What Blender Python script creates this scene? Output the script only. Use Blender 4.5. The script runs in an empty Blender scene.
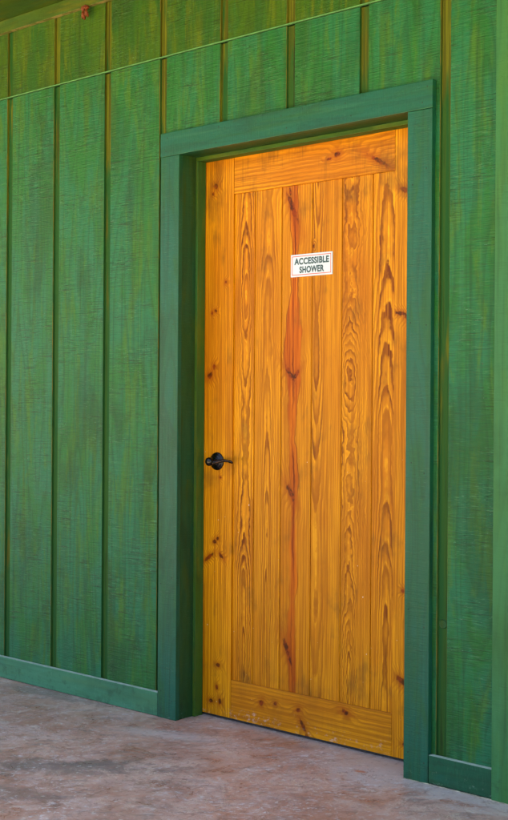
import bpy, bmesh, math, random
from mathutils import Vector, Matrix
random.seed(4)
S = bpy.context.scene
COL = S.collection
rad = math.radians

# ------------------------------------------------------------------ node helper
class NB:
    def __init__(self, name):
        self.m = bpy.data.materials.new(name); self.m.use_nodes = True
        self.t = self.m.node_tree; self.t.nodes.clear()
        self.out = self.n('ShaderNodeOutputMaterial')
        self.bsdf = self.n('ShaderNodeBsdfPrincipled')
        self.t.links.new(self.bsdf.outputs[0], self.out.inputs['Surface'])
    def n(self, k, **kw):
        x = self.t.nodes.new(k)
        for a, b in kw.items(): setattr(x, a, b)
        return x
    def put(self, sock, v):
        if isinstance(v, bpy.types.NodeSocket): self.t.links.new(v, sock)
        elif isinstance(v, (tuple, list)) and sock.type == 'RGBA': sock.default_value = (*v[:3], 1)
        else: sock.default_value = v
    def set(self, name, v): self.put(self.bsdf.inputs[name], v)
    def math(self, op, a, b=0.0, c=0.0, clamp=False):
        x = self.n('ShaderNodeMath', operation=op, use_clamp=clamp)
        self.put(x.inputs[0], a); self.put(x.inputs[1], b)
        if op in ('MULTIPLY_ADD',): self.put(x.inputs[2], c)
        return x.outputs[0]
    def add(self, a, b): return self.math('ADD', a, b)
    def sub(self, a, b): return self.math('SUBTRACT', a, b)
    def mul(self, a, b): return self.math('MULTIPLY', a, b)
    def vec(self, x, y, z=0.0):
        c = self.n('ShaderNodeCombineXYZ')
        for i, v in enumerate((x, y, z)): self.put(c.inputs[i], v)
        return c.outputs[0]
    def sep(self, v):
        c = self.n('ShaderNodeSeparateXYZ'); self.put(c.inputs[0], v); return c.outputs
    def noise(self, v, scale=1.0, detail=2.0, rough=.5, dist=0.0):
        x = self.n('ShaderNodeTexNoise'); self.put(x.inputs['Vector'], v)
        x.inputs['Scale'].default_value = scale; x.inputs['Detail'].default_value = detail
        x.inputs['Roughness'].default_value = rough; x.inputs['Distortion'].default_value = dist
        return x.outputs['Fac']
    def ms(self, v, a, b, c=0.0, d=1.0, smooth=True):          # map range
        x = self.n('ShaderNodeMapRange', interpolation_type='SMOOTHSTEP' if smooth else 'LINEAR')
        self.put(x.inputs[0], v)
        for i, q in enumerate((a, b, c, d)): self.put(x.inputs[1+i], q)
        return x.outputs[0]
    def mix(self, f, a, b, mode='MIX'):
        x = self.n('ShaderNodeMix', data_type='RGBA', blend_type=mode)
        self.put(x.inputs[0], f); self.put(x.inputs[6], a); self.put(x.inputs[7], b)
        return x.outputs[2]
    def attr(self, nm):
        x = self.n('ShaderNodeAttribute', attribute_name=nm); return x.outputs['Fac']
    def uv(self):
        return self.n('ShaderNodeUVMap', uv_map='UVMap').outputs[0]
    def obj(self): return self.n('ShaderNodeTexCoord').outputs['Object']
    def geo(self, nm='Position'): return self.n('ShaderNodeNewGeometry').outputs[nm]
    def bump(self, h, strength=.5, dist=.002, base=None):
        x = self.n('ShaderNodeBump'); x.inputs['Strength'].default_value = strength
        x.inputs['Distance'].default_value = dist; self.put(x.inputs['Height'], h)
        if base: self.put(x.inputs['Normal'], base)
        return x.outputs[0]

# ------------------------------------------------------------------ varnished pine
# knots in door-local metres: x, z, half-width, half-height, tilt (deg)
DX0 = -0.3044
KN = [(-.248,1.957,.013,.012,10),(-.262,1.93,.008,.007,0),(-.271,1.258,.013,.018,-40),(-.252,1.292,.008,.012,10),
      (-.243,.648,.010,.009,20),(-.228,.660,.007,.008,0),(-.272,.588,.030,.008,35),(-.212,.600,.018,.007,-40),
      (-.222,.196,.012,.009,0),(-.255,.060,.012,.008,5),(-.212,.063,.009,.014,0),(-.228,.115,.007,.010,0),
      (-.215,.885,.006,.005,-20),(-.195,1.60,.006,.007,0),(-.245,1.497,.007,.006,0),(-.262,1.49,.005,.006,0),
      (0.109,1.846,0.0125,0.0650,24),(.100,1.90,.007,.02,10),(0.104,1.262,0.0112,0.0390,38),(0.13,1.257,0.0088,0.0286,-40),
      (0.11,0.848,0.0125,0.0390,30),(.120,.83,.004,.02,10),(0.097,0.3,0.0112,0.0468,22),(.113,.262,.006,.024,15),
      (.205,1.70,.004,.008,0),
      (.585,1.850,.022,.010,-25),(.612,1.845,.012,.010,10),(.572,1.452,.026,.008,-12),(.60,1.44,.014,.010,10),
      (.588,.555,.008,.007,0),(.585,.262,.026,.012,-28),(.60,.06,.012,.006,0),
      (.31,2.003,.013,.012,0),(.275,1.99,.012,.005,10),(.487,1.955,.060,.009,-30),
      (-.012,.093,.010,.012,-30),(.053,.100,.008,.006,0),(.360,.122,.019,.010,-20),(.157,.095,.012,.010,10),
      (.178,.046,.009,.028,35)]

def mat_pine(name, knots, dark=(.125,.024,.0004), light=(.71,.300,.0036), mid=(.53,.178,.0016)):
    b = NB(name)
    u, v, _ = b.sep(b.uv())
    gx, gd, gf, gs, gw, gr, gt = [b.attr(k) for k in ('gx','gd','gf','gs','gw','gr','gt')]
    P = b.obj(); px, py, pz = b.sep(P)
    # knots
    kmask = None; KV = b.vec(px, 0.0, pz)
    for i, (x, z, rx, rz, a) in enumerate(knots):
        mp = b.n('ShaderNodeMapping', vector_type='TEXTURE')
        b.put(mp.inputs[0], KV)
        mp.inputs['Location'].default_value = (x-DX0, 0, z)
        mp.inputs['Rotation'].default_value = (0, rad(-a), 0)
        mp.inputs['Scale'].default_value = (rx, 1, rz)
        l = b.n('ShaderNodeVectorMath', operation='LENGTH'); b.put(l.inputs[0], mp.outputs[0])
        d = l.outputs['Value']
        kmask = d if kmask is None else b.math('MINIMUM', kmask, d)
    if kmask is None: kmask = b.add(9.0, 0.0)
    kn = b.add(kmask, b.mul(b.sub(b.noise(b.vec(b.mul(px, 90.), b.mul(pz, 60.), gs), 1., 3.), .5), 1.3))
    kcore = b.ms(kn, .55, 1.05, 1., 0.)
    khalo = b.ms(kn, .5, 3.0, 1., 0.)
    kwarp = b.ms(kmask, .3, 4.2, 1., 0.)
    # growth rings seen on a sawn face
    n1 = b.sub(b.noise(b.vec(gs, b.mul(v, 1.6), 3.1), 1., 2.), .5)
    n2 = b.sub(b.noise(b.vec(b.add(gs, 7.7), b.mul(v, 1.5), 0.0), 1., 2.), .5)
    n3 = b.sub(b.noise(b.vec(b.mul(u, 22.), b.mul(v, 9.), gs), 1., 2.5), .5)
    n4 = b.sub(b.noise(b.vec(b.mul(u, 55.), b.mul(v, 38.), gs), 1., 2.), .5)
    uu = b.add(b.sub(u, gx), b.mul(n1, .022))
    dd = b.add(gd, b.mul(n2, b.mul(gw, .17)))
    dd = b.add(dd, b.mul(v, gt))
    r = b.math('SQRT', b.add(b.mul(uu, uu), b.mul(dd, dd)))
    r = b.add(r, b.add(b.mul(n3, b.mul(gw, .022)), b.mul(n4, b.mul(gw, .009))))
    r = b.add(r, b.mul(kwarp, -.020))
    ph = b.math('FRACT', b.mul(r, gf))
    late = b.mul(b.ms(ph, .30, .78), b.ms(ph, .86, .99, 1., 0.))
    # how wide apart the rings lie decides how bold they look
    rv = b.noise(b.vec(b.mul(r, 55.), gs, 0.), 1., 1.)
    late = b.mul(late, b.ms(rv, .30, .60, .45, 1.))
    late = b.mul(late, b.ms(b.math('ABSOLUTE', uu), .020, .050, 1., .38))
    late = b.mul(late, b.ms(b.noise(b.vec(b.mul(u, 6.), b.mul(v, 2.3), b.add(gs, 2.)), 1., 2.), .34, .58, .60, 1.))
    fib = b.noise(b.vec(b.mul(u, 420.), b.mul(v, 7.), gs), 1., 3., .6)
    fib2 = b.noise(b.vec(b.mul(u, 170.), b.mul(v, 2.2), b.add(gs, 3.)), 1., 3., .55)
    big = b.noise(b.vec(b.mul(u, 5.), b.mul(v, 1.7), gs), 1., 3., .55)
    c = b.mix(b.ms(big, .32, .68), mid, light)
    c = b.mix(b.mul(b.ms(ph, .02, .22, 1., 0.), b.ms(b.math('ABSOLUTE', uu), .015, .045, .55, .10)), c, (.86,.42,.010))
    c = b.mix(b.math('MULTIPLY', late, 1.3, clamp=True), c, dark)
    c = b.mix(b.ms(fib2, .44, .60, 0., .70), c, b.mix(.5, dark, mid))
    c = b.mix(b.ms(fib, .50, .68, 0., .50), c, (.28,.075,.003))
    c = b.mix(b.ms(fib, .22, .42, .30, 0.), c, (.78,.38,.012))
    tone = b.noise(b.vec(b.mul(gs, 5.3), 1.7, 0.), 1., 0.)
    c = b.mix(b.ms(tone, .35, .65, .30, 0.), c, (.34,.110,.003))
    # reddish heartwood strip with wavy edges
    hx = b.add(b.sub(px, .122-DX0), b.mul(b.sub(b.noise(b.vec(0., b.mul(pz, 4.2), 5.), 1., 4., .6), .5), .045))
    hw = b.ms(b.noise(b.vec(9., b.mul(pz, 4.6), 1.), 1., 2.5), .30, .70, .010, .023)
    bz = b.math('DIVIDE', b.sub(pz, 1.33), .13); bulge = b.math('POWER', 2.718, b.mul(b.mul(bz, bz), -1.0))
    hw = b.add(hw, b.mul(bulge, .020))
    hx = b.add(hx, b.add(b.mul(bulge, .006), b.mul(n3, .014)))
    heart = b.mul(b.ms(b.sub(b.math('ABSOLUTE', hx), hw), b.ms(bulge, 0., 1., -.009, -.002), b.ms(bulge, 0., 1., .006, .002), 1., 0.), gr)
    edge = b.mul(b.ms(b.math('ABSOLUTE', b.sub(b.math('ABSOLUTE', hx), hw)), .0005, .0035, 1., 0.), gr)
    hstreak = b.mul(b.ms(b.math('ABSOLUTE', b.add(hx, b.mul(n3, .008))), .001, .006, 1., 0.), gr)
    hcol = b.mix(b.ms(b.add(b.mul(fib2, .7), b.mul(fib, .3)), .38, .62), (.52,.125,.0010), (.25,.034,.0008))
    c = b.mix(b.mul(heart, .92), c, hcol)
    c = b.mix(b.mul(edge, b.ms(big, .40, .60, .05, .8)), c, (.15,.022,.002))
    c = b.mix(b.mul(hstreak, b.ms(b.noise(b.vec(2., b.mul(pz, 3.), 4.), 1., 2.), .38, .6, .15, .85)), c, (.11,.012,.001))
    # knots
    c = b.mix(b.mul(khalo, .55), c, (.27,.050,.002))
    kc = b.mix(b.ms(b.noise(P, 70., 3.), .38, .62), (.035,.007,.002), (.21,.030,.002))
    c = b.mix(b.mul(kcore, .88), c, kc)
    # grubby olive-grey weathering low and along edges, pale scuffs near the floor
    gr1 = b.noise(b.vec(b.mul(px, 9.), b.mul(pz, 5.), 2.), 1., 4., .65)
    grime = b.add(gr1, b.add(b.ms(pz, .15, .34, .09, 0.), b.ms(pz, 1.70, 1.92, 0., .07)))
    grime = b.add(grime, b.mul(b.sub(b.noise(b.vec(b.mul(px, 130.), b.mul(pz, 5.), 6.), 1., 3., .6), .5), .35))
    c = b.mix(b.mul(b.ms(grime, .55, .74), b.ms(pz, .150, .152, .15, .50, False)), c, (.130,.058,.008))
    low = b.ms(pz, .02, .13, 1., 0.)
    sc = b.noise(b.vec(b.mul(px, 60.), b.mul(pz, 75.), 8.), 1., 5., .7)
    sc2 = b.noise(b.vec(b.mul(px, 14.), b.mul(pz, 16.), 1.), 1., 2., .5)
    scuff = b.ms(b.add(sc, b.add(b.mul(low, .20), b.mul(b.sub(sc2, .5), .35))), .74, .90)
    scuff = b.mul(scuff, b.ms(pz, .03, .10, 1., 0.))
    c = b.mix(b.mul(scuff, .6), c, (.56,.40,.30))
    # a few tiny paint nicks
    nick = b.mul(b.ms(b.noise(b.vec(b.mul(px, 120.), b.mul(pz, 75.), 31.), 1., 1.), .795, .82), b.ms(pz, 1.0, 1.2, 1., 0.))
    c = b.mix(nick, c, (.72,.60,.50))
    b.set('Base Color', c)
    b.set('Roughness', b.math('ADD', b.ms(fib, .3, .7, .36, .52), b.mul(scuff, .3)))
    b.set('Specular IOR Level', .13)
    h = b.add(b.mul(fib, .7), b.add(b.mul(late, .7), b.mul(kcore, -.8)))
    b.set('Normal', b.bump(h, .35, .0012))
    return b.m

# ------------------------------------------------------------------ green stained timber
def mat_green(name, main, teal, olive, saw=1.0, figure=1.0, rough=.46, worn=.4, seedw=0.0, mott=1.0, spec=.22):
    b = NB(name)
    u, v, _ = b.sep(b.uv()); gs = b.attr('gs')
    def V(fu, fv, o=0.0): return b.vec(b.mul(u, fu), b.mul(v, fv), b.add(gs, o+seedw))
    blot = b.noise(V(9., 2.6), 1., 4., .6, .4)
    blot2 = b.noise(V(20., 3.2, 4.), 1., 5., .66, .5)
    streak = b.noise(V(46., 1.5, 9.), 1., 3., .6)
    c = b.mix(b.mul(b.ms(blot, .40, .58), mott), main, teal)
    c = b.mix(b.mul(b.ms(blot2, .48, .66), .85*mott), c, olive)
    # plywood figure: contour lines of a stretched field
    f = b.noise(V(5.5, .55, 2.), 1., 2., .5)
    ph = b.math('FRACT', b.mul(f, 17.))
    ring = b.mul(b.ms(ph, .45, .90), b.ms(ph, .92, 1., 1., 0.))
    c = b.mix(b.mul(ring, .36*figure), c, b.mix(.6, main, (.004,.018,.006)))
    c = b.mix(b.mul(b.ms(streak, .52, .74), .55), c, b.mix(.6, main, (.004,.016,.005)))
    c = b.mix(b.mul(b.ms(streak, .26, .44, 1., 0.), .55), c, b.mix(.15, teal, (.10,.28,.12)))
    deep = b.noise(V(4.2, 1.5, 15.), 1., 5., .62, .8)
    c = b.mix(b.mul(b.ms(deep, .50, .66), .48*mott), c, b.mix(.72, main, (.003,.016,.006)))
    # horizontal band-saw ripples
    s1 = b.noise(V(9., 210., 1.), 1., 3., .62)
    s2 = b.noise(V(30., 420., 5.), 1., 2., .6)
    patch = b.noise(V(7., 9., 6.), 1., 3., .6)
    pm = b.ms(patch, .40, .62, .06, 1.)
    sw = b.mul(b.ms(s1, .52, .68), pm)
    c = b.mix(b.mul(sw, .66*saw), c, (.012,.026,.006))
    c = b.mix(b.mul(b.ms(s2, .54, .68), .38*saw), c, (.016,.040,.014))
    c = b.mix(b.mul(b.mul(b.ms(s2, .30, .43, 1., 0.), b.ms(patch, .42, .6, .25, 1.)), .42*saw), c, (.085,.215,.105))
    crack = b.mul(b.ms(b.noise(V(38., 420., 7.), 1., 2., .6), .66, .74), b.ms(patch, .50, .62))
    c = b.mix(b.mul(crack, .8*saw), c, (.012,.018,.006))
    pale = b.mul(b.ms(b.noise(V(60., 300., 11.), 1., 2., .6), .67, .76), b.ms(patch, .46, .60))
    c = b.mix(b.mul(pale, .75*saw), c, (.12,.24,.15))
    # bare brown specks
    sp = b.ms(b.noise(V(55., 45., 3.), 1., 3., .6), .735, .78)
    c = b.mix(b.mul(sp, worn), c, (.11,.065,.025))
    wz = b.sep(b.geo())[2]
    gm = b.add(b.noise(b.geo(), 26., 4., .65), b.ms(wz, .0, .22, .16, -.10))
    c = b.mix(b.mul(b.ms(gm, .63, .80), .35), c, (.010,.028,.014))
    pl = b.add(b.noise(b.geo(), 60., 4., .7), b.ms(wz, .0, .16, .10, -.16))
    c = b.mix(b.mul(b.ms(pl, .70, .80), .40), c, (.16,.24,.17))
    b.set('Base Color', c)
    b.set('Roughness', b.ms(blot2, .3, .7, rough-.05, rough+.09))
    b.set('Specular IOR Level', spec)
    h = b.add(b.mul(s1, .75*saw), b.add(b.mul(s2, .35*saw), b.add(b.mul(streak, .25), b.mul(b.noise(V(150., 60., 2.), 1., 2.), .18))))
    h = b.add(h, b.mul(crack, -.8*saw))
    b.set('Normal', b.bump(h, .8, .0030))
    return b.m

def mat_groove():
    b = NB('groove_bare_timber')
    u, v, _ = b.sep(b.uv()); gs = b.attr('gs')
    n = b.noise(b.vec(b.mul(u, 95.), b.mul(v, 1.6), gs), 1., 3., .6)
    n2 = b.noise(b.vec(b.mul(u, 16.), b.mul(v, 1.7), b.add(gs, 4.)), 1., 3., .6)
    c = b.mix(b.ms(n, .38, .66), (.012,.070,.015), (.026,.078,.011))
    bare = b.ms(b.add(n2, b.ms(v, 1.7, 2.6, -.10, .12)), .50, .62)
    c = b.mix(b.mul(bare, .9), c, b.mix(b.ms(n, .35, .6), (.125,.135,.006), (.060,.058,.004)))
    c = b.mix(b.mul(b.ms(n, .62, .72), .8), c, (.010,.020,.005))
    b.set('Base Color', c); b.set('Roughness', .75); b.set('Specular IOR Level', .15)
    b.set('Normal', b.bump(n, .4, .002))
    return b.m

def mat_floor():
    b = NB('stained_concrete')
    P = b.geo(); x, y, z = b.sep(P)
    a1 = b.noise(P, 1.6, 5., .62, .6)
    a2 = b.noise(P, 5.0, 6., .68, .9)
    a3 = b.noise(P, 14., 5., .7, .5)
    a4 = b.noise(b.vec(b.mul(x, 1.), b.mul(y, 1.), 5.), 45., 4., .7, .3)
    sw = b.noise(b.vec(b.add(b.mul(x, .75), b.mul(y, .66)), b.mul(b.sub(b.mul(y, .75), b.mul(x, .66)), 3.2), 2.), 7., 5., .7, .8)
    c = b.mix(b.ms(a1, .36, .62), (0.376,0.206,0.149), (0.499,0.319,0.248))
    c = b.mix(b.mul(b.ms(a2, .46, .66), .45), c, (0.525,0.429,0.376))
    c = b.mix(b.mul(b.ms(a2, .34, .48, 1., 0.), .70), c, (0.324,0.137,0.084))
    c = b.mix(b.mul(b.ms(sw, .52, .64), .65), c, (0.263,0.196,0.172))
    c = b.mix(b.mul(b.ms(a3, .52, .68), .32), c, (0.620,0.569,0.516))
    c = b.mix(b.mul(b.ms(a3, .34, .46, 1., 0.), .45), c, (0.219,0.140,0.116))
    # dark smoky stain
    def blob(cx, cy, rx, ry, ang, amp=.9, lo=.55, hi=1.15):
        mp = b.n('ShaderNodeMapping', vector_type='TEXTURE'); b.put(mp.inputs[0], b.vec(x, y, 0.))
        mp.inputs['Location'].default_value = (cx, cy, 0); mp.inputs['Rotation'].default_value = (0, 0, rad(ang))
        mp.inputs['Scale'].default_value = (rx, ry, 1)
        l = b.n('ShaderNodeVectorMath', operation='LENGTH'); b.put(l.inputs[0], mp.outputs[0])
        q = b.add(l.outputs['Value'], b.add(b.mul(b.sub(a2, .5), 1.9*amp), b.mul(b.sub(a3, .5), 1.2*amp)))
        return b.ms(q, lo-.25, hi, 1., 0.)
    c = b.mix(b.mul(blob(-.17,-.64,.40,.10,40,1.25), .66), c, (0.149,0.130,0.126))
    c = b.mix(b.mul(blob(-.95,-.06,.36,.06,4), .60), c, (0.193,0.166,0.158))
    c = b.mix(b.mul(blob(-.10,-.93,.30,.08,25,1.2), .50), c, (0.175,0.131,0.119))
    c = b.mix(b.mul(blob(-.18,-.16,.26,.06,20), .50), c, (0.525,0.490,0.473))
    # greyer, less stained strip along the wall and the sill
    wall = b.math('MULTIPLY', b.ms(b.add(y, b.mul(b.sub(a2, .5), .34)), -.17, -.05), b.ms(x, .15, .62))
    c = b.mix(b.mul(wall, .80), c, (0.481,0.429,0.394))
    sill = b.math('MULTIPLY', b.ms(b.add(y, b.mul(b.sub(a3, .5), .14)), .03, .10), .7)
    c = b.mix(sill, c, (0.455,0.376,0.333))
    c = b.mix(b.mul(blob(.545,-.055,.030,.014,10,.4), .85), c, (0.455,0.149,0.067))
    # pale rubbed scuffs
    sc = b.noise(b.vec(b.add(b.mul(x, .8), b.mul(y, .6)), b.mul(b.sub(b.mul(y, .8), b.mul(x, .6)), 2.), 8.), 38., 5., .75, .7)
    scm = b.noise(P, 4.3, 3., .6)
    scuff = b.mul(b.ms(sc, .55, .62), b.ms(scm, .44, .62))
    c = b.mix(b.mul(scuff, .75), c, (0.620,0.620,0.620))
    c = b.mix(b.mul(b.ms(a4, .57, .68), .5), c, (0.620,0.620,0.578))
    c = b.mix(b.mul(b.ms(a4, .32, .43, 1., 0.), .5), c, (0.175,0.123,0.102))
    grit = b.noise(P, 170., 3., .7)
    c = b.mix(b.mul(b.ms(grit, .56, .72), .30), c, (0.166,0.100,0.056))
    c = b.mix(b.mul(b.ms(grit, .28, .40, 1., 0.), .35), c, (0.645,0.520,0.352))
    vor = b.n('ShaderNodeTexNoise'); b.put(vor.inputs['Vector'], P); vor.inputs['Scale'].default_value = 3.1; vor.inputs['Detail'].default_value = 6.; vor.inputs['Roughness'].default_value = .62; vor.inputs['Distortion'].default_value = 1.4
    vein = b.ms(b.math('ABSOLUTE', b.sub(vor.outputs['Fac'], .5)), .0, .012, 1., 0.)
    c = b.mix(b.mul(vein, .40), c, (0.156,0.085,0.048))
    vein2 = b.ms(b.math('ABSOLUTE', b.sub(a2, .545)), .0, .010, 1., 0.)
    c = b.mix(b.mul(b.mul(vein2, b.ms(a1, .42, .58)), .55), c, (0.645,0.550,0.392))
    b.set('Base Color', c)
    b.set('Roughness', b.add(b.ms(a2, .3, .7, .24, .50), b.mul(scuff, .18)))
    b.set('Specular IOR Level', .38)
    b.set('Normal', b.bump(b.add(a3, b.add(b.mul(a4, .45), b.mul(scuff, .3))), .28, .004))
    return b.m

def mat_plain(name, col, rough=.5, metal=0.0, var=.25, scale=40., spec=.5, bumpd=0.0, col2=None):
    b = NB(name); P = b.obj()
    n = b.noise(P, scale, 4., .6)
    c2 = col2 or tuple(q*(1-var) for q in col)
    b.set('Base Color', b.mix(b.ms(n, .35, .65), col, c2))
    b.set('Roughness', b.ms(n, .3, .7, max(.05, rough-.08), rough+.08)); b.set('Metallic', metal)
    b.set('Specular IOR Level', spec)
    if bumpd: b.set('Normal', b.bump(n, .5, bumpd))
    return b.m

M = {}
M['pine_left'] = mat_pine('varnished_pine_latch_stile', [k for k in KN if k[0] < -.17 ])
M['pine_right'] = mat_pine('varnished_pine_hinge_stile', [k for k in KN if k[0] > .55])
M['pine_rails'] = mat_pine('varnished_pine_rails', [k for k in KN if -.17 < k[0] < .55 and (k[1] > 1.92 or k[1] < .14)])
M['pine_panel'] = mat_pine('varnished_pine_planks', [k for k in KN if -.17 < k[0] < .55 and .2 < k[1] < 1.92])
G_MAIN, G_TEAL, G_OL = (.0110,.112,.0175), (.0095,.118,.046), (.044,.128,.010)
M['siding'] = mat_green('green_stained_plywood', G_MAIN, G_TEAL, G_OL)
M['siding_upper'] = mat_green('olive_upper_plywood', (.036,.094,.0015), (.018,.082,.008), (.080,.118,.0012), rough=.58, spec=.18)  # yellower stain of the upper sheets, with yellow-green bounce light mixed into the colour
M['base'] = mat_green('pale_green_painted_board', (.050,.190,.092), (.052,.195,.110), (.066,.185,.075), saw=.2, figure=.4, rough=.45, worn=.3, seedw=70., mott=.7)
M['trim'] = mat_green('green_painted_board', (.0065,.080,.035), (.0055,.086,.048), (.012,.084,.024), saw=.45, figure=.8, rough=.42, worn=.2, seedw=20., spec=.27)
M['jamb'] = mat_green('green_stained_jamb', (.015,.068,.016), (.013,.072,.026), (.034,.070,.006), saw=.3, figure=.6, rough=.55, worn=.3, seedw=30.)
M['stop'] = mat_green('green_stop_bead', (.042,.105,.010), (.030,.102,.020), (.082,.110,.007), saw=.2, figure=.6, rough=.5, worn=.5, seedw=40.)
M['corner'] = mat_green('pale_green_board', (.032,.140,.036), (.030,.145,.050), (.046,.142,.030), saw=.2, figure=.4, rough=.5, worn=.15, seedw=50., mott=.7)
M['frieze'] = mat_green('olive_frieze_board', (.046,.088,.004), (.034,.084,.010), (.085,.098,.004), saw=.3, figure=.7, rough=.55, worn=.3, seedw=60.)
M['groove'] = mat_groove()
M['arris'] = mat_plain('worn_ochre_arris', (.140,.105,.012), .7, 0., .3, 9., .15, .0, col2=(.020,.080,.018))
M['ledge'] = mat_plain('pale_ledge', (.40,.48,.40), .7, 0., .3, 45., .2, .001, col2=(.26,.38,.28))  # paler colour for the up-facing tops of the baseboards
M['edge'] = mat_plain('lit_board_underside', (.26,.20,.065), .7, 0., .3, 30., .2, .001, col2=(.10,.11,.02))  # tan frieze underside: the light falling there is put into the colour
M['floor'] = mat_floor()
M['flash'] = mat_plain('painted_flashing', (.090,.260,.085), .4, 0., .25, 25.)
M['bronze'] = mat_plain('oil_rubbed_bronze', (.005,.0045,.005), .26, .5, .3, 60., .6)
M['copper'] = mat_plain('rubbed_copper_bronze', (.030,.014,.009), .26, .8, .4, 90., .5, col2=(.006,.005,.005))
M['sign'] = mat_plain('white_sign_plastic', (.54,.62,.72), .36, 0., .05, 12.)
M['ink'] = mat_plain('dark_teal_ink', (.016,.062,.074), .45, 0., .15, 90.)
M['red'] = mat_plain('coral_red_ink', (.70,.10,.05), .45, 0., .15, 90.)
M['leaf'] = mat_plain('dry_rust_leaf', (.16,.034,.008), .6, 0., .2, 90., .3, .001, col2=(.13,.030,.012))
M['seal'] = mat_plain('cream_sealant', (.42,.40,.26), .6, 0., .5, 30., .3, .001)
M['dark'] = mat_plain('dark_interior_timber', (.05,.045,.04), .8, 0., .3, 12.)
M['roof'] = mat_plain('brown_roof_sheet', (.10,.08,.07), .6, 0., .3, 6.)
M['grass'] = mat_plain('mown_grass', (.15,.145,.055), .9, 0., .45, 5., .2, .02, col2=(.24,.19,.10))
M['nail'] = mat_plain('painted_over_nail', (.014,.045,.022), .6, 0., .3, 90., .3)
M['gap_dark'] = mat_plain('dark_gap_fill', (.012,.012,.012), .7)

# ------------------------------------------------------------------ mesh helpers
GA = ('gx','gd','gf','gs','gw','gr','gt')
def finish(bm, name, mats, parent=None, grain=None, origin=(0,0,0), smooth=False):
    """grain: (u_axis, v_axis, ucentre) for UVs; per-face values come from the int layer 'pl' into a list of dicts"""
    me = bpy.data.meshes.new(name)
    axis = grain['axis'] if grain else (0, 2)
    uvl = bm.loops.layers.uv.new('UVMap')
    pl = bm.faces.layers.int.get('pl')
    lays = {k: bm.verts.layers.float.new(k) for k in GA}
    table = grain.get('table', [{}]) if grain else [{}]
    for f in bm.faces:
        t = table[f[pl] if pl else 0]
        n = f.normal
        for l in f.loops:
            c = l.vert.co
            v = c[axis[1]]
            ax = axis[0]
            if abs(n[ax]) > .7: ax = 1                         # side faces use depth
            u = c[ax] - t.get('uc', 0.0)
            if abs(n[axis[1]]) > .7: u, v = c[axis[0]]-t.get('uc',0.0), c[1]*1.0 + v
            l[uvl].uv = (u, v + t.get('v0', 0.0))
            for k in GA:
                l.vert[lays[k]] = t.get(k, 0.0)
    for vtx in bm.verts: vtx.co -= Vector(origin)
    bm.to_mesh(me); bm.free()
    for m in (mats if isinstance(mats, (list, tuple)) else [mats]): me.materials.append(m)
    if smooth:
        for p in me.polygons: p.use_smooth = True
    o = bpy.data.objects.new(name, me); COL.objects.link(o)
    if parent: o.parent = parent
    else: o.location = origin
    return o

def box(bm, x0, x1, y0, y1, z0, z1, bev=0.0, pl=0, mat=0, segs=2):
    lay = bm.faces.layers.int.get('pl') or bm.faces.layers.int.new('pl')
    vs = [bm.verts.new((x, y, z)) for z in (z0, z1) for y in (y0, y1) for x in (x0, x1)]
    F = [bm.faces.new([vs[i] for i in q]) for q in ((0,2,3,1),(4,5,7,6),(0,1,5,4),(2,6,7,3),(0,4,6,2),(1,3,7,5))]
    for f in F: f[lay] = pl; f.material_index = mat
    if bev:
        es = list({e for f in F for e in f.edges})
        r = bmesh.ops.bevel(bm, geom=es, offset=bev, segments=segs, affect='EDGES', profile=.6)
        F = [f for f in F if f.is_valid] + [f for f in r['faces'] if f.is_valid]
    for f in set(F): f[lay] = pl; f.material_index = mat
    bm.normal_update()
    return F

def empty(name, loc, label, cat):
    o = bpy.data.objects.new(name, None); COL.objects.link(o)
    o.location = loc; o.empty_display_size = .1
    o['label'] = label; o['category'] = cat
    return o
def tag(o, label, cat): o['label'] = label; o['category'] = cat
def board(name, x0, x1, y0, y1, z0, z1, mat, parent, along='z', bev=.002, top=None, bottom=None, **t):
    bm = bmesh.new(); box(bm, x0, x1, y0, y1, z0, z1, bev)
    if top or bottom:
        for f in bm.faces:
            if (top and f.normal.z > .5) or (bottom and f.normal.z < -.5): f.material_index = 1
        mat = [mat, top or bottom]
    ax = (0, 2) if along == 'z' else (2, 0)
    t.setdefault('gs', random.uniform(0, 60))
    return finish(bm, name, mat, parent, {'axis': ax, 'table': [t]}, origin=parent.location if parent else (0,0,0))

# ------------------------------------------------------------------ fitted layout (metres)
X0, G, GWD, GDP = -1.3443, .3048, .035, .0095
CL0, CL1, CR0, CR1 = -.4013, -.3074, .6841, .7737           # casings
ZB, ZT = 2.0613, 2.1485
YD, YS = .1135, .070
CB0 = .9938
SEAM = 2.4384
ZC = 2.7641

# ---------------- cabin
cabin = empty('cabin', (-.35, 0, 0), 'green stained board cabin wall with vertical grooves and low porch ceiling round the door', 'cabin')

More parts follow.
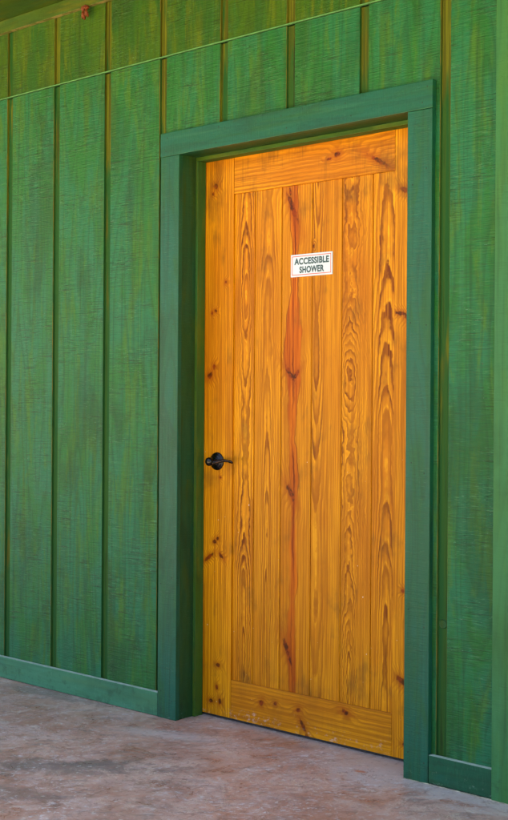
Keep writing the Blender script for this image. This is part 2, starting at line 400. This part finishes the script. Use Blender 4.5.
def siding_sheet(x0, x1, z0, z1, hole=None, face='siding'):
    """one sheet of grooved plywood; hole=(hx0,hx1,hz) leaves the part below hz open between hx0..hx1"""
    bm = bmesh.new(); lay = bm.faces.layers.int.new('pl')
    pts = []                                    # (x, y, mat of the span to the next point)
    k0 = math.floor((x0 - X0)/G)
    x = x0; gs = []
    for k in range(k0, k0+12):
        g = X0 + k*G
        if g > x0-.001 and g + GWD < x1+.001: gs.append(g)
    pts.append((x0, 0.0, 0))
    ch = .0016
    for g in gs:
        if g - ch > x0 + .002:
            pts.append((g-ch, 0, 2)); pts.append((g, ch, 1))
        else:
            pts[-1] = (x0, ch, 1)
        pts.append((g+.0008, GDP, 1)); pts.append((g+GWD-.0008, GDP, 1))
        pts.append((g+GWD, ch, 2)); pts.append((g+GWD+ch, 0, 0))
    pts.append((x1, 0, 0))
    # insert opening edges
    if hole:
        for hx in hole[:2]:
            for i in range(len(pts)-1):
                if pts[i][0] < hx < pts[i+1][0]:
                    t = (hx-pts[i][0])/(pts[i+1][0]-pts[i][0])
                    pts.insert(i+1, (hx, pts[i][1]+t*(pts[i+1][1]-pts[i][1]), pts[i][2])); break
    YB = .018
    table = []
    def span(i):
        return hole and pts[i][0] >= hole[0]-1e-6 and pts[i+1][0] <= hole[1]+1e-6
    for i in range(len(pts)-1):
        a, c = pts[i], pts[i+1]
        b0 = hole[2] if span(i) else z0
        q = [bm.verts.new(p) for p in ((a[0],a[1],b0),(c[0],c[1],b0),(c[0],c[1],z1),(a[0],a[1],z1))]
        f = bm.faces.new(q); f.material_index = a[2]
        q2 = [bm.verts.new(p) for p in ((a[0],YB,b0),(a[0],YB,z1),(c[0],YB,z1),(c[0],YB,b0))]
        fb = bm.faces.new(q2)
        bm.faces.new([bm.verts.new(p) for p in ((a[0],a[1],b0),(a[0],YB,b0),(c[0],YB,b0),(c[0],c[1],b0))])
        bm.faces.new([bm.verts.new(p) for p in ((a[0],a[1],z1),(c[0],c[1],z1),(c[0],YB,z1),(a[0],YB,z1))])
    for xx, yy in ((x0, pts[0][1]), (x1, 0)):
        zc = hole[2] if hole and hole[0] < xx < hole[1] else z0
        q = [bm.verts.new(p) for p in ((xx,yy,zc),(xx,yy,z1),(xx,YB,z1),(xx,YB,zc))]
        bm.faces.new(q)
    bm.normal_update()
    # per-board seeds: each board between grooves reads slightly different
    for f in bm.faces:
        k = int(math.floor((f.calc_center_median().x - X0 - .01)/G)) + 40
        f[lay] = k
    rr = random.Random(int(z0*100))
    sheet = rr.uniform(0, 50)
    table = [{'gs': (kk*3.37 + z0*7.1) % 71} for kk in range(90)]
    return finish(bm, 'siding_sheet', [M[face], M['groove'], M['arris']], cabin, {'axis': (0, 2), 'table': table}, origin=cabin.location)

HOLE = (-.358, .735, 2.10)
edges = [X0 + G*k for k in (-26, -18, -10, -2, 2, 6)] + [3.5]
for a, c in zip(edges[:-1], edges[1:]):
    siding_sheet(a+.0004, c-.0004, .0, SEAM-.005, HOLE if (a < HOLE[1] and c > HOLE[0]) else None)
    siding_sheet(a+.0004, c-.0004, SEAM+.003, 2.80, None, 'siding_upper')
board('drip_flashing', edges[0], 3.5, -.0045, .006, SEAM-.0022, SEAM+.0018, M['flash'], cabin, 'x', .0006)
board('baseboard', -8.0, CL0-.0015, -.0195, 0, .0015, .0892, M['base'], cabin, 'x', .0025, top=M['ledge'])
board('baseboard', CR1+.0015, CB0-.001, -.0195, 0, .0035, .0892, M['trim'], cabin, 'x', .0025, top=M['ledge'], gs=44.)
board('corner_board', CB0, CB0+.14, -.024, 0, .001, 2.7635, M['corner'], cabin, 'z', .0025)
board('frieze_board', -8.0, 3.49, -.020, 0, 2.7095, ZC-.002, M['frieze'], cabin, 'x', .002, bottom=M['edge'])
# thin bead of sealant along the foot of the right-hand wall
bm = bmesh.new()
xs = [CR0+.002 + i*.012 for i in range(32)]
rg = random.Random(2); prev = None
for x in xs:
    w = rg.uniform(.0010, .0034); h = rg.uniform(.0012, .0030)
    y = -.0205 if x < CR1 else (-.0200 if x < CB0 else -.0245)
    ring = [bm.verts.new(p) for p in ((x, y, 0), (x, y-w, .0004), (x, y-w*.5, h*.8), (x, y, h))]
    if prev:
        for i in range(3): bm.faces.new((prev[i], prev[i+1], ring[i+1], ring[i]))
    prev = ring
finish(bm, 'sealant_bead', M['seal'], cabin, origin=cabin.location)
# round plugged hole in the groove right of the door
bm = bmesh.new()
for r0, r1, y0, y1 in ((.0, .0105, -.0006, -.0006), (.0105, .0128, -.0006, -.0022), (.0128, .0150, -.0022, 0)):
    for i in range(20):
        a, c = 2*math.pi*i/20, 2*math.pi*(i+1)/20
        P = lambda r, t, y: bm.verts.new((.8063+r*math.cos(t), GDP-.0004+y, .4885+r*math.sin(t)))
        if r0 == 0: bm.faces.new((P(0,0,y0), P(r1,c,y1), P(r1,a,y1)))
        else: bm.faces.new((P(r0,a,y0), P(r0,c,y0), P(r1,c,y1), P(r1,a,y1)))
finish(bm, 'plugged_hole', M['jamb'], cabin, {'axis': (0,2), 'table': [{'gs': 8.}]}, origin=cabin.location)
# ceiling, roof, the rest of the shell
bm = bmesh.new(); box(bm, -9, 3.5, -1.20, 0, ZC, ZC+.02)
finish(bm, 'porch_ceiling', M['frieze'], cabin, {'axis': (1, 0), 'table': [{'gs': 12.}]}, origin=cabin.location)
bm = bmesh.new()
for pts in ([(-9.3,-1.40,2.80),(3.8,-1.40,2.80),(3.8,4.6,4.3),(-9.3,4.6,4.3)],):
    lo = [bm.verts.new(p) for p in pts]; hi = [bm.verts.new((p[0], p[1], p[2]+.12)) for p in pts]
    bm.faces.new(lo[::-1]); bm.faces.new(hi)
    for i in range(4): bm.faces.new((lo[i], lo[(i+1)%4], hi[(i+1)%4], hi[i]))
bm.normal_update(); finish(bm, 'roof', M['roof'], cabin, origin=cabin.location)
board('fascia_board', -9.3, 3.8, -1.25, -1.205, 2.70, 2.84, M['trim'], cabin, 'x', .003)
board('rear_wall', -9, 3.5, 4.3, 4.42, 0, 4.2, M['trim'], cabin, 'z', 0)
board('end_wall', -9.1, -9, 0, 4.42, 0, 4.2, M['trim'], cabin, 'z', 0)
board('end_wall', 3.5, 3.62, .02, 4.42, 0, 4.2, M['trim'], cabin, 'z', 0)

# ---------------- door frame
frame = empty('door_frame', ((CL1+CR0)/2, 0, 0), 'green painted timber frame of wide flat boards around the varnished door', 'door frame')
board('side_casing', CL0, CL1, -.0200, 0, .0005, ZB-.0006, M['trim'], frame, 'z', .0022, gs=3.)
board('side_casing', CR0, CR1, -.0200, 0, .0005, ZB-.0006, M['trim'], frame, 'z', .0022, gs=17.)
board('head_casing', CL0-.0015, CR1+.0010, -.0212, 0, ZB, ZT, M['trim'], frame, 'x', .0022, gs=31.)
board('jamb', CL1-.0235, CL1-.0025, .0005, .17, .0005, ZB+.0225, M['jamb'], frame, 'z', .001, gs=5.)
board('jamb', CR0+.0025, CR0+.0235, .0005, .17, .0005, ZB+.0225, M['jamb'], frame, 'z', .001, gs=9.)
board('head_jamb', CL1-.0022, CR0+.0022, .0005, .17, ZB+.0025, ZB+.0225, M['jamb'], frame, 'x', .001, gs=15.)
def nail(parent, x, y, z):
    bm = bmesh.new(); n = 10; r = .0026
    c = bm.verts.new((x, y-.0006, z)); ring = [bm.verts.new((x+r*math.cos(2*math.pi*i/n), y-.0003, z+r*math.sin(2*math.pi*i/n))) for i in range(n)]
    for i in range(n): bm.faces.new((c, ring[(i+1)%n], ring[i]))
    return finish(bm, 'nail_head', M['nail'], parent, origin=parent.location)
rn = random.Random(12)
for cx in (CL0, CR0):
    for z in (.09, .50, .95, 1.42, 1.86):
        for dx in (.018, .072): nail(frame, cx+dx+rn.uniform(-.004,.004), -.0200, z+rn.uniform(-.03,.03))
for x in (CL0+.03, -.12, .18, .46, CR1-.03):
    for z in (ZB+.02, ZT-.02): nail(frame, x+rn.uniform(-.02,.02), -.0212, z+rn.uniform(-.004,.004))
XSL, XSR = CL1+.0105, CR0-.0105
board('door_stop', CL1-.0022, XSL, YS, YD-.002, .0005, 2.0489, M['stop'], frame, 'z', .0015, gs=7.)
board('door_stop', XSR, CR0+.0022, YS, YD-.002, .0005, 2.0489, M['stop'], frame, 'z', .0015, gs=19.)
board('door_stop', CL1-.0022, CR0+.0022, YS, YD-.002, 2.0492, ZB+.0022, M['stop'], frame, 'x', .0015, gs=27.)

# ---------------- door
door = empty('door', (DX0, YD, 0), 'golden varnished pine plank door with knots, closed in the green frame', 'door')
DR = .6811; DZ0, DZ1 = .0112, 2.0585
ST1, ST2, RT, RB = -.1581, .5466, 1.9187, .1507
T = .042
board('stile', DX0, ST1-.0010, YD, YD+T, DZ0, DZ1, M['pine_left'], door, 'z', .0018, uc=-.23, gx=.19, gd=.05, gf=110., gs=3.3, gw=.35, gt=.004)
board('stile', ST2+.0010, DR, YD, YD+T, DZ0, DZ1, M['pine_right'], door, 'z', .0018, uc=.61, gx=-.17, gd=.06, gf=100., gs=8.1, gw=.35, gt=-.004)
board('rail', ST1+.0002, ST2-.0002, YD+.0006, YD+T, RT, DZ1, M['pine_rails'], door, 'x', .0018, uc=1.99, gx=.10, gd=.05, gf=75., gs=5.2, gw=.5, gt=.02)
board('rail', ST1+.0002, ST2-.0002, YD+.0006, YD+T, DZ0, RB, M['pine_rails'], door, 'x', .0018, uc=.08, gx=-.10, gd=.06, gf=70., gs=11.4, gw=.4, gt=.015)
KF = 1.0018
def shp(x): return 2.7774 + (x-2.7774)*1.0018
bnd = [ST1-.012, shp(-.0563), shp(.0686), shp(.2047), shp(.3335), shp(.4596), ST2+.012]
planks = [dict(gx=.006, gd=.004, gf=120., gs=2.7, gw=.62, gt=.014),
          dict(gx=.000, gd=-.010, gf=130., gs=9.6, gw=.30, gt=.030),
          dict(gx=-.13, gd=.05, gf=85., gs=14.2, gw=.30, gt=.002, gr=1.0),
          dict(gx=-.042, gd=.066, gf=125., gs=21.5, gw=.26, gt=-.030),
          dict(gx=-.028, gd=.000, gf=150., gs=33.1, gw=.85, gt=.036),
          dict(gx=.014, gd=.006, gf=135., gs=41.8, gw=.36, gt=.040)]
bm = bmesh.new()
for i in range(6):
    a, c = bnd[i], bnd[i+1]
    planks[i]['uc'] = (a+c)/2 if i not in (0, 5) else ((bnd[1]+ST1)/2 if i == 0 else (bnd[5]+ST2)/2)
    planks[i]['v0'] = 0.0
    box(bm, a+.0002, c-.0016, YD+.008, YD+.034, RB-.012, RT+.012, .0050, pl=i)
finish(bm, 'plank_panel', M['pine_panel'], door, {'axis': (0, 2), 'table': planks}, origin=door.location)
board('dark_gap_strip', DX0+.002, DR-.002, YD+.006, YD+T-.004, .004, DZ0-.0008, M['gap_dark'], door, 'x', 0)  # dark strip standing in for the shade in the gap under the door

# handle: rosette, hub, lever
HX, HZ = -.2322, .9440
bm = bmesh.new()
prof = [(.0,-.0125),(.013,-.0125),(.0150,-.0115),(.0165,-.0085),(.022,-.0080),(.0245,-.0072),(.0262,-.0045),(.0305,-.0040),(.0325,-.0030),(.0332,-.0003)]
N = 40; prev = None
cv = bm.verts.new((HX, YD+prof[0][1], HZ))
for r, y in prof[1:]:
    ring = [bm.verts.new((HX+r*math.cos(2*math.pi*i/N), YD+y, HZ+r*math.sin(2*math.pi*i/N))) for i in range(N)]
    for i in range(N):
        j = (i+1) % N
        if prev is None: bm.faces.new((cv, ring[j], ring[i]))
        else: bm.faces.new((prev[i], prev[j], ring[j], ring[i]))
    prev = ring
bmesh.ops.recalc_face_normals(bm, faces=bm.faces)
handle = finish(bm, 'handle', M['bronze'], door, origin=door.location, smooth=True)
bm = bmesh.new()
prev = None
for r, y in ((.0085,-.0115),(.0085,-.026),(.0110,-.029),(.0150,-.0325),(.0162,-.043),(.0150,-.0490),(.0108,-.0525),(.004,-.0540)):
    ring = [bm.verts.new((HX+r*math.cos(2*math.pi*i/24), YD+y, HZ+r*math.sin(2*math.pi*i/24))) for i in range(24)]
    if prev:
        for i in range(24): bm.faces.new((prev[i], prev[(i+1)%24], ring[(i+1)%24], ring[i]))
    prev = ring
bm.faces.new(prev)
bmesh.ops.recalc_face_normals(bm, faces=bm.faces)
finish(bm, 'hub', M['bronze'], handle, origin=door.location, smooth=True)
# lever: a swept wave, flattened
bm = bmesh.new(); prev = None; NS = 30
for s in range(NS+1):
    t = s/NS
    x = HX - .006 + .122*t
    q = min(1, t/.62); z = HZ - .0050 + .0105*q*q*(3-2*q) - .0055*max(0, (t-.62)/.38)**1.4
    y = YD - .0445 + .010*math.sin(t*math.pi*.9)*1.0
    hh = .0066*(1-t)**1.2 + .0034 + .0018*math.exp(-((t-.9)/.10)**2)
    th = .0048*(1-t*.4)
    e = 1.0
    if t > .93: e = math.sqrt(max(.03, 1-((t-.93)/.07)**2))
    if t < .05: e = math.sqrt(max(.05, 1-((.05-t)/.05)**2))
    slope = .35*math.sin(t*math.pi*1.5)
    ring = []
    for i in range(14):
        a = 2*math.pi*i/14
        dy, dz = th*e*math.cos(a), hh*e*math.sin(a)
        ring.append(bm.verts.new((x, y + dy + dz*slope*.6, z + dz)))
    if prev:
        for i in range(14): bm.faces.new((prev[i], prev[(i+1)%14], ring[(i+1)%14], ring[i]))
    else: bm.faces.new(ring)
    prev = ring
bm.faces.new(prev)
bmesh.ops.recalc_face_normals(bm, faces=bm.faces)
finish(bm, 'lever', M['copper'], handle, origin=door.location, smooth=True)

# ---------------- sign
SX0, SX1 = shp(.1122), shp(.2942); SZ0, SZ1 = 1.5983, 1.6761
SY = YD + .0080
sign = empty('sign', (SX0, SY, SZ0), 'small white ACCESSIBLE SHOWER sign with thin red border stuck on the door planks', 'sign')
bm = bmesh.new(); box(bm, SX0, SX1, SY-.0034, SY+.0020, SZ0, SZ1, .0009)
finish(bm, 'plate', M['sign'], sign, origin=sign.location)
bm = bmesh.new()
m_, w_ = .0056, .0026; yb = SY-.0036
for a in ((SX0+m_, SX1-m_, SZ1-m_-w_, SZ1-m_), (SX0+m_, SX1-m_, SZ0+m_, SZ0+m_+w_),
          (SX0+m_, SX0+m_+w_, SZ0+m_+w_+.0001, SZ1-m_-w_-.0001), (SX1-m_-w_, SX1-m_, SZ0+m_+w_+.0001, SZ1-m_-w_-.0001)):
    box(bm, a[0], a[1], yb, SY-.0030, a[2], a[3])
finish(bm, 'border', M['red'], sign, origin=sign.location)
def text_mesh(body, w, h, cx, cz):
    cu = bpy.data.curves.new('lettering', 'FONT'); cu.body = body; cu.size = 1.0; cu.extrude = .008
    cu.offset = .042; cu.space_character = 1.06; cu.resolution_u = 6
    to = bpy.data.objects.new('tmp_text', cu); COL.objects.link(to)
    bpy.context.view_layer.update()
    dg = bpy.context.evaluated_depsgraph_get()
    me = bpy.data.meshes.new_from_object(to.evaluated_get(dg))
    bpy.data.objects.remove(to)
    xs = [v.co.x for v in me.vertices]; ys = [v.co.y for v in me.vertices]
    sx = w/(max(xs)-min(xs)); sz = h/(max(ys)-min(ys)); mx = (max(xs)+min(xs))/2; my = (max(ys)+min(ys))/2
    for v in me.vertices:
        q = v.co.copy(); v.co = ((q.x-mx)*sx+cx-SX0, SY-.0036-SY - q.z*.02, (q.y-my)*sz+cz-SZ0)
    me.materials.append(M['ink'])
    o = bpy.data.objects.new('lettering', me); COL.objects.link(o); o.parent = sign
    return o
mx = (SX0+SX1)/2; mz = (SZ0+SZ1)/2
text_mesh('ACCESSIBLE', .152, .0235, mx+.001, mz+.0145)
text_mesh('SHOWER', .108, .0235, mx+.002, mz-.0150)

# ---------------- curled dry scrap under the frieze board
sc_root = (-.826, -.024, 2.712)
bm = bmesh.new()
rg = random.Random(7)
def lobe(x0, w, z0, h, tw, bulge):
    nu, nv = 8, 9; grid = []
    for j in range(nv+1):
        t = j/nv; row = []
        wd = w*(.55+.65*math.sin(math.pi*(.18+.72*t)))*(1 if t < .85 else 1-.8*(t-.85)/.15)
        for i in range(nu+1):
            s = i/nu-.5
            row.append(bm.verts.new((x0 + s*wd + tw*t*.010 + rg.uniform(-.0009,.0009),
                                     -.026 - bulge*math.cos(s*math.pi)*(.4+.6*math.sin(math.pi*t)) + .006*math.sin(6*t+s*4) + rg.uniform(-.0012,.0012),
                                     z0 - h*t + .003*math.cos(s*9) + rg.uniform(-.001,.001))))
        grid.append(row)
    for j in range(nv):
        for i in range(nu): bm.faces.new((grid[j][i], grid[j+1][i], grid[j+1][i+1], grid[j][i+1]))
lobe(-.832, .017, 2.708, .050, .2, .010)
lobe(-.811, .016, 2.707, .041, -.1, .009)
lobe(-.822, .034, 2.7095, .016, 0., .006)
scrap = finish(bm, 'dry_leaf', M['leaf'], None, origin=sc_root, smooth=True)
md = scrap.modifiers.new('thick', 'SOLIDIFY'); md.thickness = .0014
tag(scrap, 'small curled rust orange dry leaf hanging just below the frieze board', 'leaf')

# ---------------- ground
def structure(o): o['kind'] = 'structure'; return o
bm = bmesh.new(); box(bm, -9.5, 4.5, -3.5, 4.6, -.20, 0)
structure(finish(bm, 'porch_floor', M['floor']))
bm = bmesh.new(); bmesh.ops.create_grid(bm, x_segments=4, y_segments=4, size=400)
for v in bm.verts: v.co.z = -.16
structure(finish(bm, 'ground', M['grass']))

# ---------------- light
SUN_EL, SUN_AZ = 60., -25.          # azimuth from +Y, negative is towards -X
w = bpy.data.worlds.new('World'); S.world = w; w.use_nodes = True
nt = w.node_tree; nt.nodes.clear()
sky = nt.nodes.new('ShaderNodeTexSky'); sky.sky_type = 'NISHITA'; sky.sun_disc = False
sky.sun_elevation = rad(SUN_EL); sky.sun_rotation = rad(SUN_AZ)
sky.air_density = .7; sky.dust_density = 7.0; sky.ozone_density = .6
bg = nt.nodes.new('ShaderNodeBackground'); bg.inputs[1].default_value = .075
wo = nt.nodes.new('ShaderNodeOutputWorld')
nt.links.new(sky.outputs[0], bg.inputs[0]); nt.links.new(bg.outputs[0], wo.inputs[0])
sd = bpy.data.lights.new('sun', 'SUN'); sd.energy = 5.0; sd.angle = rad(.53); sd.color = (1, .95, .86)
so = bpy.data.objects.new('sun', sd); COL.objects.link(so)
d = Vector((math.sin(rad(SUN_AZ))*math.cos(rad(SUN_EL)), math.cos(rad(SUN_AZ))*math.cos(rad(SUN_EL)), math.sin(rad(SUN_EL))))
so.rotation_euler = d.to_track_quat('Z', 'Y').to_euler(); so.location = d*20

# ---------------- camera
yaw, pit, rol, f = .7171, -.0009, .0067, 1203.2181
fw = Vector((-math.sin(yaw)*math.cos(pit), math.cos(yaw)*math.cos(pit), math.sin(pit)))
rt = Vector((math.cos(yaw), math.sin(yaw), 0)); up = rt.cross(fw)
R = math.cos(rol)*rt + math.sin(rol)*up; U = -math.sin(rol)*rt + math.cos(rol)*up
cd = bpy.data.cameras.new('camera'); co = bpy.data.objects.new('camera', cd); COL.objects.link(co)
co.matrix_world = Matrix(((R.x, U.x, -fw.x, 2.7774), (R.y, U.y, -fw.y, -3.1345), (R.z, U.z, -fw.z, 1.1510), (0,0,0,1)))
cd.sensor_fit = 'VERTICAL'; cd.sensor_height = 24; cd.lens = f/820*24; cd.shift_y = -3.69/820
cd.clip_start = .05; cd.clip_end = 1500
S.camera = co

S.view_settings.view_transform = 'Standard'; S.view_settings.look = 'None'
S.view_settings.exposure = 3.82; S.view_settings.gamma = 1; S.view_settings.use_curve_mapping = False
S.cycles.max_bounces = 10; S.cycles.diffuse_bounces = 6; S.cycles.use_denoising = True
